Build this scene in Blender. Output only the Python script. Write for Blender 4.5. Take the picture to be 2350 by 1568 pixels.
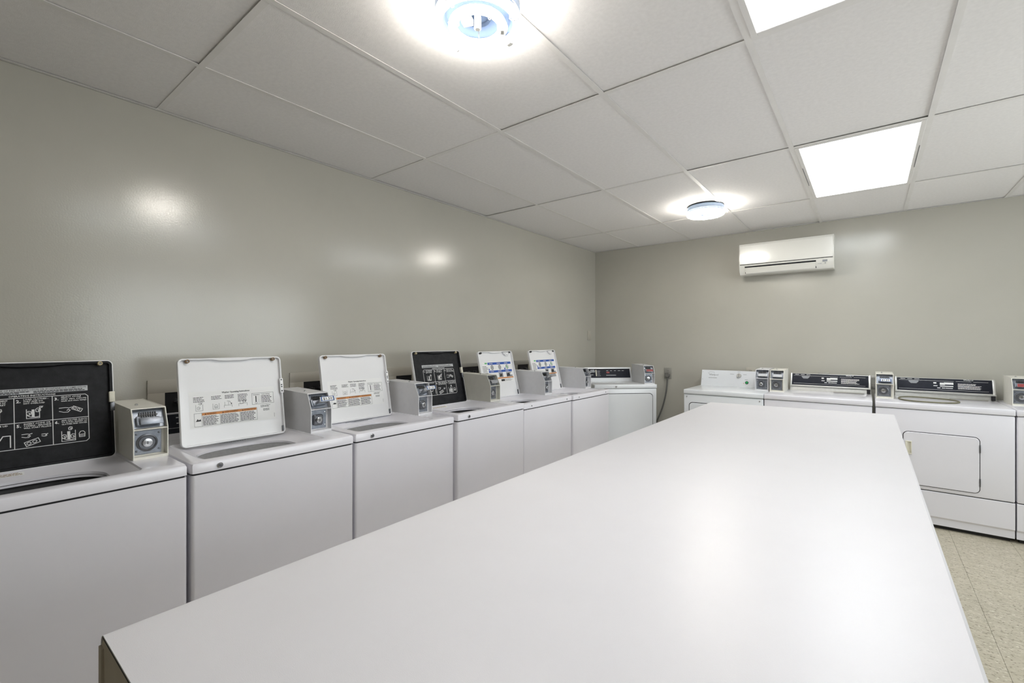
import bpy, bmesh, math, random
from mathutils import Vector, Matrix
random.seed(7)
for o in list(bpy.data.objects):
    bpy.data.objects.remove(o, do_unlink=True)
SC = bpy.context.scene
COL = SC.collection
PI = math.pi

# ------------------------------------------------------------------ camera
CAM_H = 1.36
cam_d = bpy.data.cameras.new('camera')
cam = bpy.data.objects.new('camera', cam_d)
COL.objects.link(cam)
cam.location = (0, 0, CAM_H)
cam.rotation_euler = (PI / 2, 0, math.radians(38.1))
cam_d.sensor_width = 36
cam_d.lens = 16.0
cam_d.clip_start = 0.02
SC.camera = cam
# ------------------------------------------------------------------ world, exposure
SKY_W = 3.8        # overcast daylight outside the windows
world = bpy.data.worlds.new('world')
SC.world = world
world.use_nodes = True
world.node_tree.nodes['Background'].inputs[0].default_value = (0.96, 0.965, 1.0, 1)
world.node_tree.nodes['Background'].inputs[1].default_value = SKY_W
SC.view_settings.view_transform = 'Standard'
SC.view_settings.look = 'None'
SC.view_settings.gamma = 1
SC.view_settings.use_curve_mapping = False
SC.view_settings.exposure = 0.58
TUBE_W = 37.0      # circular tubes
PANEL_W = 7.0      # troffer diffusers

# ------------------------------------------------------------------ materials
MATS = {}
def mat(name, col, rough=0.5, metal=0.0, emit=None, estr=0.0, vary=0.0, vscale=6.0, bump=0.0, bscale=200.0,
        coat=0.0, spec=0.5, col2=None, randobj=0.0):
    if name in MATS: return MATS[name]
    m = bpy.data.materials.new(name); m.use_nodes = True
    nt = m.node_tree; b = nt.nodes['Principled BSDF']
    b.inputs['Base Color'].default_value = (*col, 1)
    b.inputs['Roughness'].default_value = rough
    b.inputs['Metallic'].default_value = metal
    b.inputs['Specular IOR Level'].default_value = spec
    b.inputs['Coat Weight'].default_value = coat
    b.inputs['Coat Roughness'].default_value = 0.08
    if emit:
        b.inputs['Emission Color'].default_value = (*emit, 1)
        b.inputs['Emission Strength'].default_value = estr
    tc = nt.nodes.new('ShaderNodeTexCoord')
    if vary > 0 or col2:
        n = nt.nodes.new('ShaderNodeTexNoise'); n.inputs['Scale'].default_value = vscale
        n.inputs['Detail'].default_value = 6; n.inputs['Roughness'].default_value = 0.6
        nt.links.new(tc.outputs['Object'], n.inputs['Vector'])
        r = nt.nodes.new('ShaderNodeValToRGB')
        r.color_ramp.elements[0].position = 0.3; r.color_ramp.elements[1].position = 0.7
        c2 = col2 or tuple(min(1, c * (1 + vary)) for c in col)
        c1 = col if col2 else tuple(c * (1 - vary) for c in col)
        r.color_ramp.elements[0].color = (*c1, 1); r.color_ramp.elements[1].color = (*c2, 1)
        nt.links.new(n.outputs['Fac'], r.inputs['Fac'])
        out = r.outputs['Color']
        if randobj > 0:
            oi = nt.nodes.new('ShaderNodeObjectInfo')
            mr = nt.nodes.new('ShaderNodeMapRange')
            mr.inputs['To Min'].default_value = 1 - randobj; mr.inputs['To Max'].default_value = 1.0
            nt.links.new(oi.outputs['Random'], mr.inputs['Value'])
            hs = nt.nodes.new('ShaderNodeHueSaturation')
            nt.links.new(mr.outputs['Result'], hs.inputs['Value']); nt.links.new(out, hs.inputs['Color'])
            out = hs.outputs['Color']
        nt.links.new(out, b.inputs['Base Color'])
    if bump > 0:
        n2 = nt.nodes.new('ShaderNodeTexNoise'); n2.inputs['Scale'].default_value = bscale
        n2.inputs['Detail'].default_value = 3
        nt.links.new(tc.outputs['Object'], n2.inputs['Vector'])
        bp = nt.nodes.new('ShaderNodeBump'); bp.inputs['Strength'].default_value = bump
        bp.inputs['Distance'].default_value = 0.002
        nt.links.new(n2.outputs['Fac'], bp.inputs['Height'])
        nt.links.new(bp.outputs['Normal'], b.inputs['Normal'])
    MATS[name] = m
    return m

WALL = mat('wall_paint', (0.495, 0.48, 0.425), 0.175, vary=0.03, vscale=1.5, bump=0.13, bscale=150, spec=0.55)
CEIL = mat('ceiling_board', (0.92, 0.90, 0.89), 0.8, vary=0.035, vscale=60, bump=0.25, bscale=260, randobj=0.03)
GRID = mat('ceiling_grid_metal', (0.86, 0.84, 0.82), 0.45, vary=0.03, vscale=9)
PLEN = mat('plenum_dark', (0.05, 0.05, 0.05), 0.9, vary=0.1)
ENAM = mat('white_enamel', (0.81, 0.80, 0.855), 0.24, vary=0.012, vscale=3, bump=0.04, bscale=300, coat=0.25)
ENAM2 = mat('cool_white_enamel', (0.79, 0.815, 0.85), 0.24, vary=0.012, vscale=3, bump=0.04, bscale=300, coat=0.25)
LIDW = mat('lid_white', (0.84, 0.84, 0.855), 0.3, vary=0.012, vscale=4, coat=0.2)
LIDB = mat('lid_black_enamel', (0.006, 0.006, 0.008), 0.55, vary=0.3, vscale=30, col2=(0.018, 0.019, 0.022), bump=0.15, bscale=500, spec=0.25)
BLACK = mat('black_plastic', (0.012, 0.012, 0.014), 0.4, vary=0.2)
GAP = mat('dark_gap', (0.01, 0.01, 0.012), 0.8, vary=0.2)
GLASSB = mat('console_black', (0.014, 0.016, 0.026), 0.55, vary=0.2, vscale=40, spec=0.25)
BOXG = mat('coin_box_grey', (0.74, 0.74, 0.76), 0.42, vary=0.03, vscale=20, bump=0.2, bscale=600)
BOXC = mat('coin_box_cream', (0.80, 0.78, 0.71), 0.42, vary=0.04, vscale=14, bump=0.2, bscale=600)
BOXO = mat('coin_box_putty', (0.62, 0.61, 0.55), 0.45, vary=0.04, vscale=14, bump=0.2, bscale=600)
GALV = mat('galvanised_steel', (0.27, 0.29, 0.33), 0.42, metal=0.9, vary=0.15, vscale=60)
CHROME = mat('chrome', (0.60, 0.61, 0.63), 0.22, metal=1.0, vary=0.05, vscale=20)
DSTEEL = mat('dark_steel', (0.16, 0.165, 0.18), 0.35, metal=0.8, vary=0.15, vscale=40)
SILV = mat('brushed_silver', (0.62, 0.62, 0.60), 0.32, metal=0.75, vary=0.06, vscale=50)
TUBG = mat('tub_grey', (0.27, 0.27, 0.275), 0.45, vary=0.1, vscale=60)
TUBD = mat('tub_dark', (0.03, 0.03, 0.032), 0.5, vary=0.2, vscale=60)
TAN = mat('tan_rubber', (0.50, 0.42, 0.26), 0.6, vary=0.1)
BROWN = mat('brown_rubber', (0.25, 0.16, 0.08), 0.6, vary=0.1)
INKW = mat('ink_white', (0.80, 0.80, 0.80), 0.5, vary=0.02)
INKG = mat('ink_light_grey', (0.55, 0.56, 0.58), 0.5, vary=0.02)
INKB = mat('ink_black', (0.02, 0.02, 0.022), 0.6, vary=0.1)
INKBLUE = mat('ink_blue', (0.02, 0.09, 0.42), 0.5, vary=0.05)
INKOR = mat('ink_orange', (0.62, 0.24, 0.06), 0.5, vary=0.05)
INKRED = mat('ink_red', (0.32, 0.05, 0.05), 0.5, vary=0.05)
INKGREEN = mat('ink_green', (0.15, 0.5, 0.2), 0.5, vary=0.05)
INKGREY = mat('ink_mid_grey', (0.25, 0.26, 0.28), 0.5, vary=0.1)
PAPER = mat('label_paper', (0.86, 0.86, 0.86), 0.45, vary=0.01)
TAGBLUE = mat('tag_blue', (0.06, 0.12, 0.30), 0.4, vary=0.05)
CREAMP = mat('cream_plastic', (0.74, 0.71, 0.60), 0.4, vary=0.03)
ACW = mat('air_conditioner_plastic', (0.80, 0.79, 0.74), 0.2, vary=0.01, coat=0.4)
TABLE = mat('table_laminate', (0.70, 0.685, 0.71), 0.32, vary=0.012, vscale=5, bump=0.10, bscale=700)
TABEND = mat('table_end_laminate', (0.42, 0.37, 0.30), 0.6, vary=0.14, vscale=7)
PAN = mat('fixture_pan', (0.020, 0.028, 0.046), 0.95, metal=0.0, spec=0.0, vary=0.03)
PANR = mat('fixture_rim', (0.22, 0.28, 0.38), 0.6, vary=0.03)
PANW = mat('fixture_white', (0.8, 0.8, 0.78), 0.4, vary=0.02)
TUBE = mat('fluorescent_tube', (0.9, 0.88, 0.82), 0.3, emit=(1.0, 0.95, 0.87), estr=TUBE_W)
def diffuser_mat():
    # prismatic diffuser lit by two tubes behind it
    m = bpy.data.materials.new('troffer_diffuser'); m.use_nodes = True; nt = m.node_tree; b = nt.nodes['Principled BSDF']
    b.inputs['Base Color'].default_value = (0.8, 0.8, 0.8, 1); b.inputs['Roughness'].default_value = 0.5
    tc = nt.nodes.new('ShaderNodeTexCoord'); sx = nt.nodes.new('ShaderNodeSeparateXYZ'); nt.links.new(tc.outputs['Generated'], sx.inputs[0])
    r = nt.nodes.new('ShaderNodeValToRGB'); e = r.color_ramp.elements
    e[0].position = 0.0; e[0].color = (0.62, 0.64, 0.66, 1); e[1].position = 1.0; e[1].color = (0.62, 0.64, 0.66, 1)
    for p, c in ((0.26, (0.95, 0.98, 1.0)), (0.5, (0.50, 0.56, 0.56)), (0.74, (0.95, 0.98, 1.0))):
        q = e.new(p); q.color = (*c, 1)
    r.color_ramp.interpolation = 'EASE'
    nt.links.new(sx.outputs['X'], r.inputs[0]); nt.links.new(r.outputs[0], b.inputs['Emission Color'])
    b.inputs['Emission Strength'].default_value = PANEL_W
    return m
DIFF = diffuser_mat()
PLATE = mat('painted_plate', (0.48, 0.455, 0.395), 0.4, vary=0.03)
PLUG = mat('grey_plug', (0.16, 0.155, 0.145), 0.6, vary=0.1)
CABLE = mat('grey_cable', (0.13, 0.13, 0.12), 0.6, vary=0.1)
HOSE = mat('olive_rubber', (0.17, 0.16, 0.10), 0.6, vary=0.15, vscale=30)
STEELP = mat('steel_plate', (0.40, 0.39, 0.36), 0.4, metal=0.5, vary=0.1)
LEDG = mat('green_button', (0.02, 0.35, 0.10), 0.3, vary=0.05)

def floor_mat():
    m = bpy.data.materials.new('vinyl_tile'); m.use_nodes = True
    nt = m.node_tree; b = nt.nodes['Principled BSDF']; b.inputs['Roughness'].default_value = 0.38
    tc = nt.nodes.new('ShaderNodeTexCoord'); oi = nt.nodes.new('ShaderNodeObjectInfo')
    mp = nt.nodes.new('ShaderNodeMapping'); mp.inputs['Scale'].default_value = (1, 1.7, 1)
    add = nt.nodes.new('ShaderNodeVectorMath'); add.operation = 'ADD'
    sc = nt.nodes.new('ShaderNodeVectorMath'); sc.operation = 'SCALE'; sc.inputs['Scale'].default_value = 40
    cmb = nt.nodes.new('ShaderNodeCombineXYZ')
    for i in range(3): nt.links.new(oi.outputs['Random'], cmb.inputs[i])
    nt.links.new(cmb.outputs[0], sc.inputs[0])
    nt.links.new(tc.outputs['Object'], mp.inputs['Vector'])
    nt.links.new(mp.outputs[0], add.inputs[0]); nt.links.new(sc.outputs[0], add.inputs[1])
    def ramp(scale, p0, p1, c0, c1, det=2):
        n = nt.nodes.new('ShaderNodeTexNoise'); n.inputs['Scale'].default_value = scale; n.inputs['Detail'].default_value = det
        nt.links.new(add.outputs[0], n.inputs['Vector'])
        r = nt.nodes.new('ShaderNodeValToRGB'); e = r.color_ramp.elements
        e[0].position = p0; e[1].position = p1; e[0].color = (*c0, 1); e[1].color = (*c1, 1)
        nt.links.new(n.outputs['Fac'], r.inputs['Fac']); return r.outputs['Color']
    base = ramp(22, 0.35, 0.65, (0.46, 0.42, 0.32), (0.55, 0.50, 0.40), 5)
    dark = ramp(75, 0.60, 0.66, (0, 0, 0), (1, 1, 1))
    lite = ramp(62, 0.30, 0.37, (1, 1, 1), (0, 0, 0))
    def mix(fac, a, c):
        x = nt.nodes.new('ShaderNodeMix'); x.data_type = 'RGBA'
        nt.links.new(fac, x.inputs[0]); nt.links.new(a, x.inputs[6]); x.inputs[7].default_value = (*c, 1)
        return x.outputs[2]
    c = mix(dark, base, (0.20, 0.165, 0.11)); c = mix(lite, c, (0.70, 0.66, 0.56))
    nt.links.new(c, b.inputs['Base Color'])
    return m
FLOOR = floor_mat()

def glass_mat():
    m = bpy.data.materials.new('window_glass'); m.use_nodes = True; nt = m.node_tree
    for n in list(nt.nodes): nt.nodes.remove(n)
    o = nt.nodes.new('ShaderNodeOutputMaterial'); mx = nt.nodes.new('ShaderNodeMixShader'); mx.inputs[0].default_value = 0.06
    t = nt.nodes.new('ShaderNodeBsdfTransparent'); t.inputs[0].default_value = (0.94, 0.97, 0.96, 1)
    g = nt.nodes.new('ShaderNodeBsdfGlossy'); g.inputs['Roughness'].default_value = 0.02
    nt.links.new(t.outputs[0], mx.inputs[1]); nt.links.new(g.outputs[0], mx.inputs[2]); nt.links.new(mx.outputs[0], o.inputs[0])
    return m
GLASS = glass_mat()
# ------------------------------------------------------------------ mesh helpers
class MB:
    def __init__(s): s.bm = bmesh.new()
    def face(s, vs):
        try: return s.bm.faces.new(vs)
        except ValueError: return None
    def box(s, x0, x1, y0, y1, z0, z1, bev=0.0, seg=2):
        P = [(x0,y0,z0),(x1,y0,z0),(x1,y1,z0),(x0,y1,z0),(x0,y0,z1),(x1,y0,z1),(x1,y1,z1),(x0,y1,z1)]
        v = [s.bm.verts.new(p) for p in P]
        fs = [s.face([v[i] for i in f]) for f in ((0,3,2,1),(4,5,6,7),(0,1,5,4),(1,2,6,5),(2,3,7,6),(3,0,4,7))]
        if bev > 0:
            ed = list({e for f in fs for e in f.edges})
            bmesh.ops.bevel(s.bm, geom=ed, offset=bev, segments=seg, profile=0.5, affect='EDGES', clamp_overlap=True)
        return s
    def prism(s, poly, axis, a, b):
        """poly: 2D list; axis 'x': poly=(y,z); 'y': poly=(x,z); 'z': poly=(x,y)"""
        def P(p, t):
            return {'x': (t, p[0], p[1]), 'y': (p[0], t, p[1]), 'z': (p[0], p[1], t)}[axis]
        A = [s.bm.verts.new(P(p, a)) for p in poly]; B = [s.bm.verts.new(P(p, b)) for p in poly]
        n = len(poly)
        s.face(A[::-1]); s.face(B)
        for i in range(n): s.face([A[i], A[(i+1) % n], B[(i+1) % n], B[i]])
        return s
    def loops(s, loops, cap0=False, cap1=False):
        L = [[s.bm.verts.new(p) for p in lp] for lp in loops]
        n = len(L[0])
        for a, b in zip(L, L[1:]):
            for i in range(n): s.face([a[i], a[(i+1) % n], b[(i+1) % n], b[i]])
        if cap0: s.face(L[0][::-1])
        if cap1: s.face(L[-1])
        return s
    def lathe(s, prof, c=(0,0,0), n=32, axis='z', cap=True):
        lp = []
        for r, h in prof:
            ring = []
            for i in range(n):
                a = 2*PI*i/n; x, y = r*math.cos(a), r*math.sin(a)
                p = {'z': (x, y, h), 'y': (x, h, y), 'x': (h, x, y)}[axis]
                ring.append((c[0]+p[0], c[1]+p[1], c[2]+p[2]))
            lp.append(ring)
        return s.loops(lp, cap, cap)
    def tube(s, pts, r, n=8, closed=False):
        P = [Vector(p) for p in pts]; N = len(P); rings = []
        up = Vector((0,0,1))
        for i in range(N):
            if closed: t = P[(i+1) % N] - P[i-1]
            else: t = P[min(i+1, N-1)] - P[max(i-1, 0)]
            t.normalize()
            a = t.cross(up)
            if a.length < 1e-3: a = t.cross(Vector((1,0,0)))
            a.normalize(); b = a.cross(t)
            rings.append([tuple(P[i] + r*(math.cos(2*PI*k/n)*a + math.sin(2*PI*k/n)*b)) for k in range(n)])
        if closed: rings.append(rings[0]); s.loops(rings)
        else: s.loops(rings, True, True)
        return s
    def build(s, name, m, parent=None, loc=(0,0,0), rot=(0,0,0), smooth=True):
        bm = s.bm
        bmesh.ops.remove_doubles(bm, verts=bm.verts, dist=1e-6)
        bmesh.ops.recalc_face_normals(bm, faces=bm.faces)
        me = bpy.data.meshes.new(name); bm.to_mesh(me); bm.free()
        me.materials.append(m)
        if smooth and len(me.polygons):
            me.polygons.foreach_set('use_smooth', [True]*len(me.polygons))
            me.set_sharp_from_angle(angle=math.radians(32))
        o = bpy.data.objects.new(name, me); COL.objects.link(o)
        o.location = loc; o.rotation_euler = rot
        if parent: o.parent = parent
        return o

def tag(o, label=None, cat=None, group=None, kind=None):
    if label: o['label'] = label
    if cat: o['category'] = cat
    if group: o['group'] = group
    if kind: o['kind'] = kind
    return o
def empty(name, loc, rz=0):
    o = bpy.data.objects.new(name, None); COL.objects.link(o)
    o.location = loc; o.rotation_euler = (0, 0, rz); o.empty_display_size = 0.1
    return o
def rrect(x0, x1, y0, y1, r, nc=5, ne=1):
    pts = []
    C = [((x1-r, y0+r), -PI/2), ((x1-r, y1-r), 0), ((x0+r, y1-r), PI/2), ((x0+r, y0+r), PI)]
    corners = [[(c[0]+r*math.cos(a+PI/2*i/nc), c[1]+r*math.sin(a+PI/2*i/nc)) for i in range(nc+1)] for c, a in C]
    for k in range(4):
        pts += corners[k]
        a, b = corners[k][-1], corners[(k+1) % 4][0]
        for j in range(1, ne): pts.append((a[0]+(b[0]-a[0])*j/ne, a[1]+(b[1]-a[1])*j/ne))
    return pts
def rr_radius(ang, cx, cy, x0, x1, y0, y1, r):
    """distance from (cx,cy) along ang to the rounded rect"""
    dx, dy = math.cos(ang), math.sin(ang)
    mx, my, hx, hy = (x0+x1)/2, (y0+y1)/2, (x1-x0)/2-r, (y1-y0)/2-r
    lo, hi = 0.0, 3.0
    for _ in range(40):
        t = (lo+hi)/2; px, py = abs(cx+dx*t-mx)-hx, abs(cy+dy*t-my)-hy
        d = math.hypot(max(px,0), max(py,0)) + min(max(px,py),0) - r
        if d < 0: lo = t
        else: hi = t
    return lo

# ------------------------------------------------------------------ flat print
TXT = {}
def text_mesh(s, bold=0.0):
    k = (s, bold)
    if k in TXT: return TXT[k]
    cu = bpy.data.curves.new('t', 'FONT'); cu.body = s; cu.size = 1.0; cu.resolution_u = 1
    cu.offset = bold; cu.fill_mode = 'FRONT'
    ob = bpy.data.objects.new('t', cu); COL.objects.link(ob)
    bpy.context.view_layer.update()
    me = bpy.data.meshes.new_from_object(ob.evaluated_get(bpy.context.evaluated_depsgraph_get()))
    V = [(v.co.x, v.co.y) for v in me.vertices]; F = [tuple(p.vertices) for p in me.polygons]
    w = max((v[0] for v in V), default=0)
    bpy.data.objects.remove(ob, do_unlink=True); bpy.data.curves.remove(cu); bpy.data.meshes.remove(me)
    TXT[k] = (V, F, w)
    return TXT[k]
class Print:
    """2D ink in (u,v), laid on the plane w = h of its parent's frame"""
    def __init__(s): s.V = []; s.F = []
    def poly(s, pts):
        b = len(s.V); s.V += pts; s.F.append(tuple(range(b, b+len(pts)))); return s
    def rect(s, u0, v0, u1, v1): return s.poly([(u0,v0),(u1,v0),(u1,v1),(u0,v1)])
    def frame(s, u0, v0, u1, v1, t):
        s.rect(u0,v0,u1,v0+t); s.rect(u0,v1-t,u1,v1); s.rect(u0,v0+t,u0+t,v1-t); s.rect(u1-t,v0+t,u1,v1-t); return s
    def line(s, pts, t):
        for (a, b), (c, d) in zip(pts, pts[1:]):
            L = math.hypot(c-a, d-b)
            if L < 1e-9: continue
            nx, ny = -(d-b)/L*t/2, (c-a)/L*t/2; ex, ey = (c-a)/L*t/3, (d-b)/L*t/3
            s.poly([(a-nx-ex,b-ny-ey),(c-nx+ex,d-ny+ey),(c+nx+ex,d+ny+ey),(a+nx-ex,b+ny-ey)])
        return s
    def disc(s, u, v, r, n=14): return s.poly([(u+r*math.cos(2*PI*i/n), v+r*math.sin(2*PI*i/n)) for i in range(n)])
    def ring(s, u, v, r, t, n=18, sx=1.0):
        return s.line([(u+sx*r*math.cos(2*PI*i/n), v+r*math.sin(2*PI*i/n)) for i in range(n+1)], t)
    def text(s, u, v, h, t, width=None, bold=0.0, align='l', sx=1.0):
        V, F, w = text_mesh(t, bold)
        k = h/0.70
        kx = k*sx if width is None else width/max(w, 1e-6)
        off = {'l': 0, 'c': -w*kx/2, 'r': -w*kx}[align]
        b = len(s.V)
        s.V += [(u+off+x*kx, v+y*k) for x, y in V]; s.F += [tuple(i+b for i in f) for f in F]
        return s
    def greek(s, u0, v0, u1, v1, n, fill=0.45, rnd=None, gap=True):
        """n lines of print too small to read"""
        rnd = rnd or random.Random(int(u0*1e5)+int(v0*1e5)*7+n)
        dv = (v1-v0)/n
        for i in range(n):
            v = v1-(i+1)*dv+dv*(1-fill)/2; u = u0
            end = u1 - (u1-u0)*rnd.uniform(0, 0.25)
            while u < end:
                w = min(rnd.uniform(0.004, 0.014), end-u)
                if w > 0.001: s.rect(u, v, u+w, v+dv*fill)
                u += w+0.0015
        return s
    def build(s, name, m, parent, h=0.0, loc=(0,0,0), rot=(0,0,0)):
        me = bpy.data.meshes.new(name)
        me.from_pydata([(u, v, h) for u, v in s.V], [], s.F); me.materials.append(m)
        o = bpy.data.objects.new(name, me); COL.objects.link(o); o.parent = parent
        o.location = loc; o.rotation_euler = rot
        return o

# ------------------------------------------------------------------ room
XL, XR, YF, YB, H = -2.76, 2.42, -1.75, 5.25, 2.50
T = 0.1
fl = MB().box(XL-T, XR+T, YF-T, YB+T, -0.12, -0.004).build('floor', GAP); tag(fl, kind='structure')
# vinyl floor tiles
TS = 0.3048; TX0, TY0 = 0.452, 3.04
tb = MB().box(-TS/2+0.0006, TS/2-0.0006, -TS/2+0.0006, TS/2-0.0006, -0.004, 0.0)
tile0 = tb.build('floor_tile', FLOOR, fl, smooth=False)
tile_me = tile0.data; bpy.data.objects.remove(tile0)
rest = MB()
i0, i1 = math.floor((XL-TX0)/TS), math.ceil((XR-TX0)/TS)
j0, j1 = math.floor((YF-TY0)/TS), math.ceil((YB-TY0)/TS)
for i in range(i0, i1):
    for j in range(j0, j1):
        x0, y0 = TX0+i*TS, TY0+j*TS
        if x0 >= 0.1 and 0 <= y0 < 4.4 and x0+TS < XR:
            o = bpy.data.objects.new('floor_tile', tile_me); COL.objects.link(o); o.parent = fl
            o.location = (x0+TS/2, y0+TS/2, random.uniform(-0.0002, 0.0002))
            o.rotation_euler = (0, 0, random.choice((0, PI/2)) * 0)
        else:
            a, b, c, d = max(x0, XL), min(x0+TS, XR), max(y0, YF), min(y0+TS, YB)
            if b-a > 0.004 and d-c > 0.004: rest.box(a+0.0006, b-0.0006, c+0.0006, d-0.0006, -0.004, 0)
tag(rest.build('floor_tiling', FLOOR, fl, smooth=False), kind='stuff')

for nm, a in (('wall_left', (XL-T, XL, YF-T, YB+T)), ('wall_back', (XL, XR, YB, YB+T)),
              ('wall_front', (XL, XR, YF-T, YF))):
    tag(MB().box(a[0], a[1], a[2], a[3], -0.1, H+0.25).build(nm, WALL, smooth=False), kind='structure')
# right wall (outside the picture) with the daylight window
WY0, WY1, WZ0, WZ1 = 1.2, 4.2, 0.95, 2.25
tag(MB().box(XR, XR+T, YF-T, WY0, -0.1, H+0.25).box(XR, XR+T, WY1, YB+T, -0.1, H+0.25).box(XR, XR+T, WY0, WY1, -0.1, WZ0).box(XR, XR+T, WY0, WY1, WZ1, H+0.25).build('wall_right', WALL, smooth=False), kind='structure')
def window_unit(n, ya, yb):
    w = MB(); f = 0.04
    w.box(XR+0.02, XR+0.08, ya, yb, WZ0, WZ0+f).box(XR+0.02, XR+0.08, ya, yb, WZ1-f, WZ1).box(XR+0.02, XR+0.08, ya, ya+f, WZ0+f, WZ1-f).box(XR+0.02, XR+0.08, yb-f, yb, WZ0+f, WZ1-f)
    o = w.build('window_%d' % n, PANW, smooth=False); tag(o, kind='structure')
    MB().box(XR+0.047, XR+0.051, ya+f, yb-f, WZ0+f, WZ1-f).build('pane', GLASS, o, smooth=False)
window_unit(1, WY0, (WY0+WY1)/2); window_unit(2, (WY0+WY1)/2, WY1)
pl = bpy.data.lights.new('window_portal', 'AREA'); pl.shape = 'RECTANGLE'; pl.size = WY1-WY0; pl.size_y = WZ1-WZ0; pl.cycles.is_portal = True
po = bpy.data.objects.new('window_portal', pl); COL.objects.link(po)
po.location = (XR+0.11, (WY0+WY1)/2, (WZ0+WZ1)/2); po.rotation_euler = (0, PI/2, 0); po.rotation_euler = (PI/2, 0, PI/2)
ce = MB().box(XL-T, XR+T, YF-T, YB+T, H+0.25, H+0.33).build('ceiling', PLEN, smooth=False); tag(ce, kind='structure')
# suspended grid: flanges proud of the lay-in boards
GX = [-2.18+0.607*k for k in range(8)]
GY = [-1.75+1.22*k-0.0 for k in range(0)] + [-0.53, 0.69, 1.91, 3.128, 4.346]
FW = 0.012
for k, x in enumerate(GX):
    MB().box(x-FW, x+FW, YF, YB, H-0.001, H+0.001).box(x-0.004, x+0.004, YF, YB, H+0.001, H+0.035).build('main_runner', GRID, ce, smooth=False)
XE = [XL]+GX+[XR]; YE = [YF]+GY+[YB]
for y in GY:
    for a, b in zip(XE, XE[1:]):
        MB().box(a+(FW if a != XL else 0), b-(FW if b != XR else 0), y-FW, y+FW, H-0.0012, H+0.0008).build('cross_tee', GRID, ce, smooth=False)
TROFF = [(3, 2), (3, 4)]   # cells (column index of GX, row index of YE) with light panels
rc = random.Random(5)
for ix, (a, b) in enumerate(zip(XE, XE[1:])):
    for iy, (c, d) in enumerate(zip(YE, YE[1:])):
        if (ix, iy) in ((4, 2), (4, 4)): continue
        w, l = b-a-0.012, d-c-0.012
        dx, dy = rc.uniform(-0.004, 0.004), rc.uniform(-0.004, 0.004)
        o = MB().box(-w/2, w/2, -l/2, l/2, 0, 0.014).build('ceiling_tile', CEIL, ce, smooth=False)
        lift = rc.choice((0.0, 0.001, 0.002, 0.004))
        o.location = ((a+b)/2+dx*0.3, (c+d)/2+dy*0.3, H+0.0015+lift)
        o.rotation_euler = (rc.uniform(0, 1)*lift*0.9, rc.uniform(-1, 1)*lift, 0)
# wall angles round the edge of the ceiling
tag(MB().box(XL, XL+0.02, YF, YB, H-0.0025, H-0.0013).box(XL, XL+0.002, YF, YB, H-0.0025, H+0.02).build('trim_1', GRID, smooth=False), kind='structure')
tag(MB().box(XL+0.02, XR, YB-0.018, YB, H-0.0025, H-0.0013).box(XL+0.02, XR, YB-0.002, YB, H-0.0025, H+0.02).build('trim_2', GRID, smooth=False), kind='structure')

# ------------------------------------------------------------------ troffers
def troffer(x0, x1, y0, y1, label):
    cx, cy = (x0+x1)/2, (y0+y1)/2
    r = empty('troffer_light', (cx, cy, H)); hx, hy = (x1-x0)/2-0.0125, (y1-y0)/2-0.0125
    fb = MB()
    w = 0.022
    for (a, b, c, d) in ((-hx, -hx+w, -hy, hy), (hx-w, hx, -hy, hy), (-hx+w, hx-w, -hy, -hy+w), (-hx+w, hx-w, hy-w, hy)):
        fb.box(a, b, c, d, -0.004, 0.012, bev=0.0015, seg=1)
    fb.build('frame', GRID, r)
    db = MB().box(-hx+w, hx-w, -hy+w, hy-w, 0.002, 0.004)
    db.build('diffuser', DIFF, r, smooth=False)
    hb = MB()
    hb.box(-hx, hx, -hy, hy, 0.10, 0.105)
    for (a, b, c, d) in ((-hx, -hx+0.003, -hy, hy), (hx-0.003, hx, -hy, hy), (-hx, hx, -hy, -hy+0.003), (-hx, hx, hy-0.003, hy)):
        hb.box(a, b, c, d, 0.012, 0.10)
    hb.build('housing', PANW, r, smooth=False)
    for s in (-1, 1):
        MB().box(s*(hx-0.004)-0.002, s*(hx-0.004)+0.002, -hy*0.35, hy*0.35, -0.0055, -0.004).build('latch', DSTEEL, r, smooth=False)
    tag(r, label, 'ceiling light', 'fluorescent troffers in the dropped ceiling')
troffer(GX[3], GX[4], 3.128, 4.346, 'rectangular white light panel in the ceiling near the air conditioner')
troffer(GX[3], GX[4], 0.69, 1.91, 'rectangular light panel cut off by the top edge of the picture')

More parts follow.
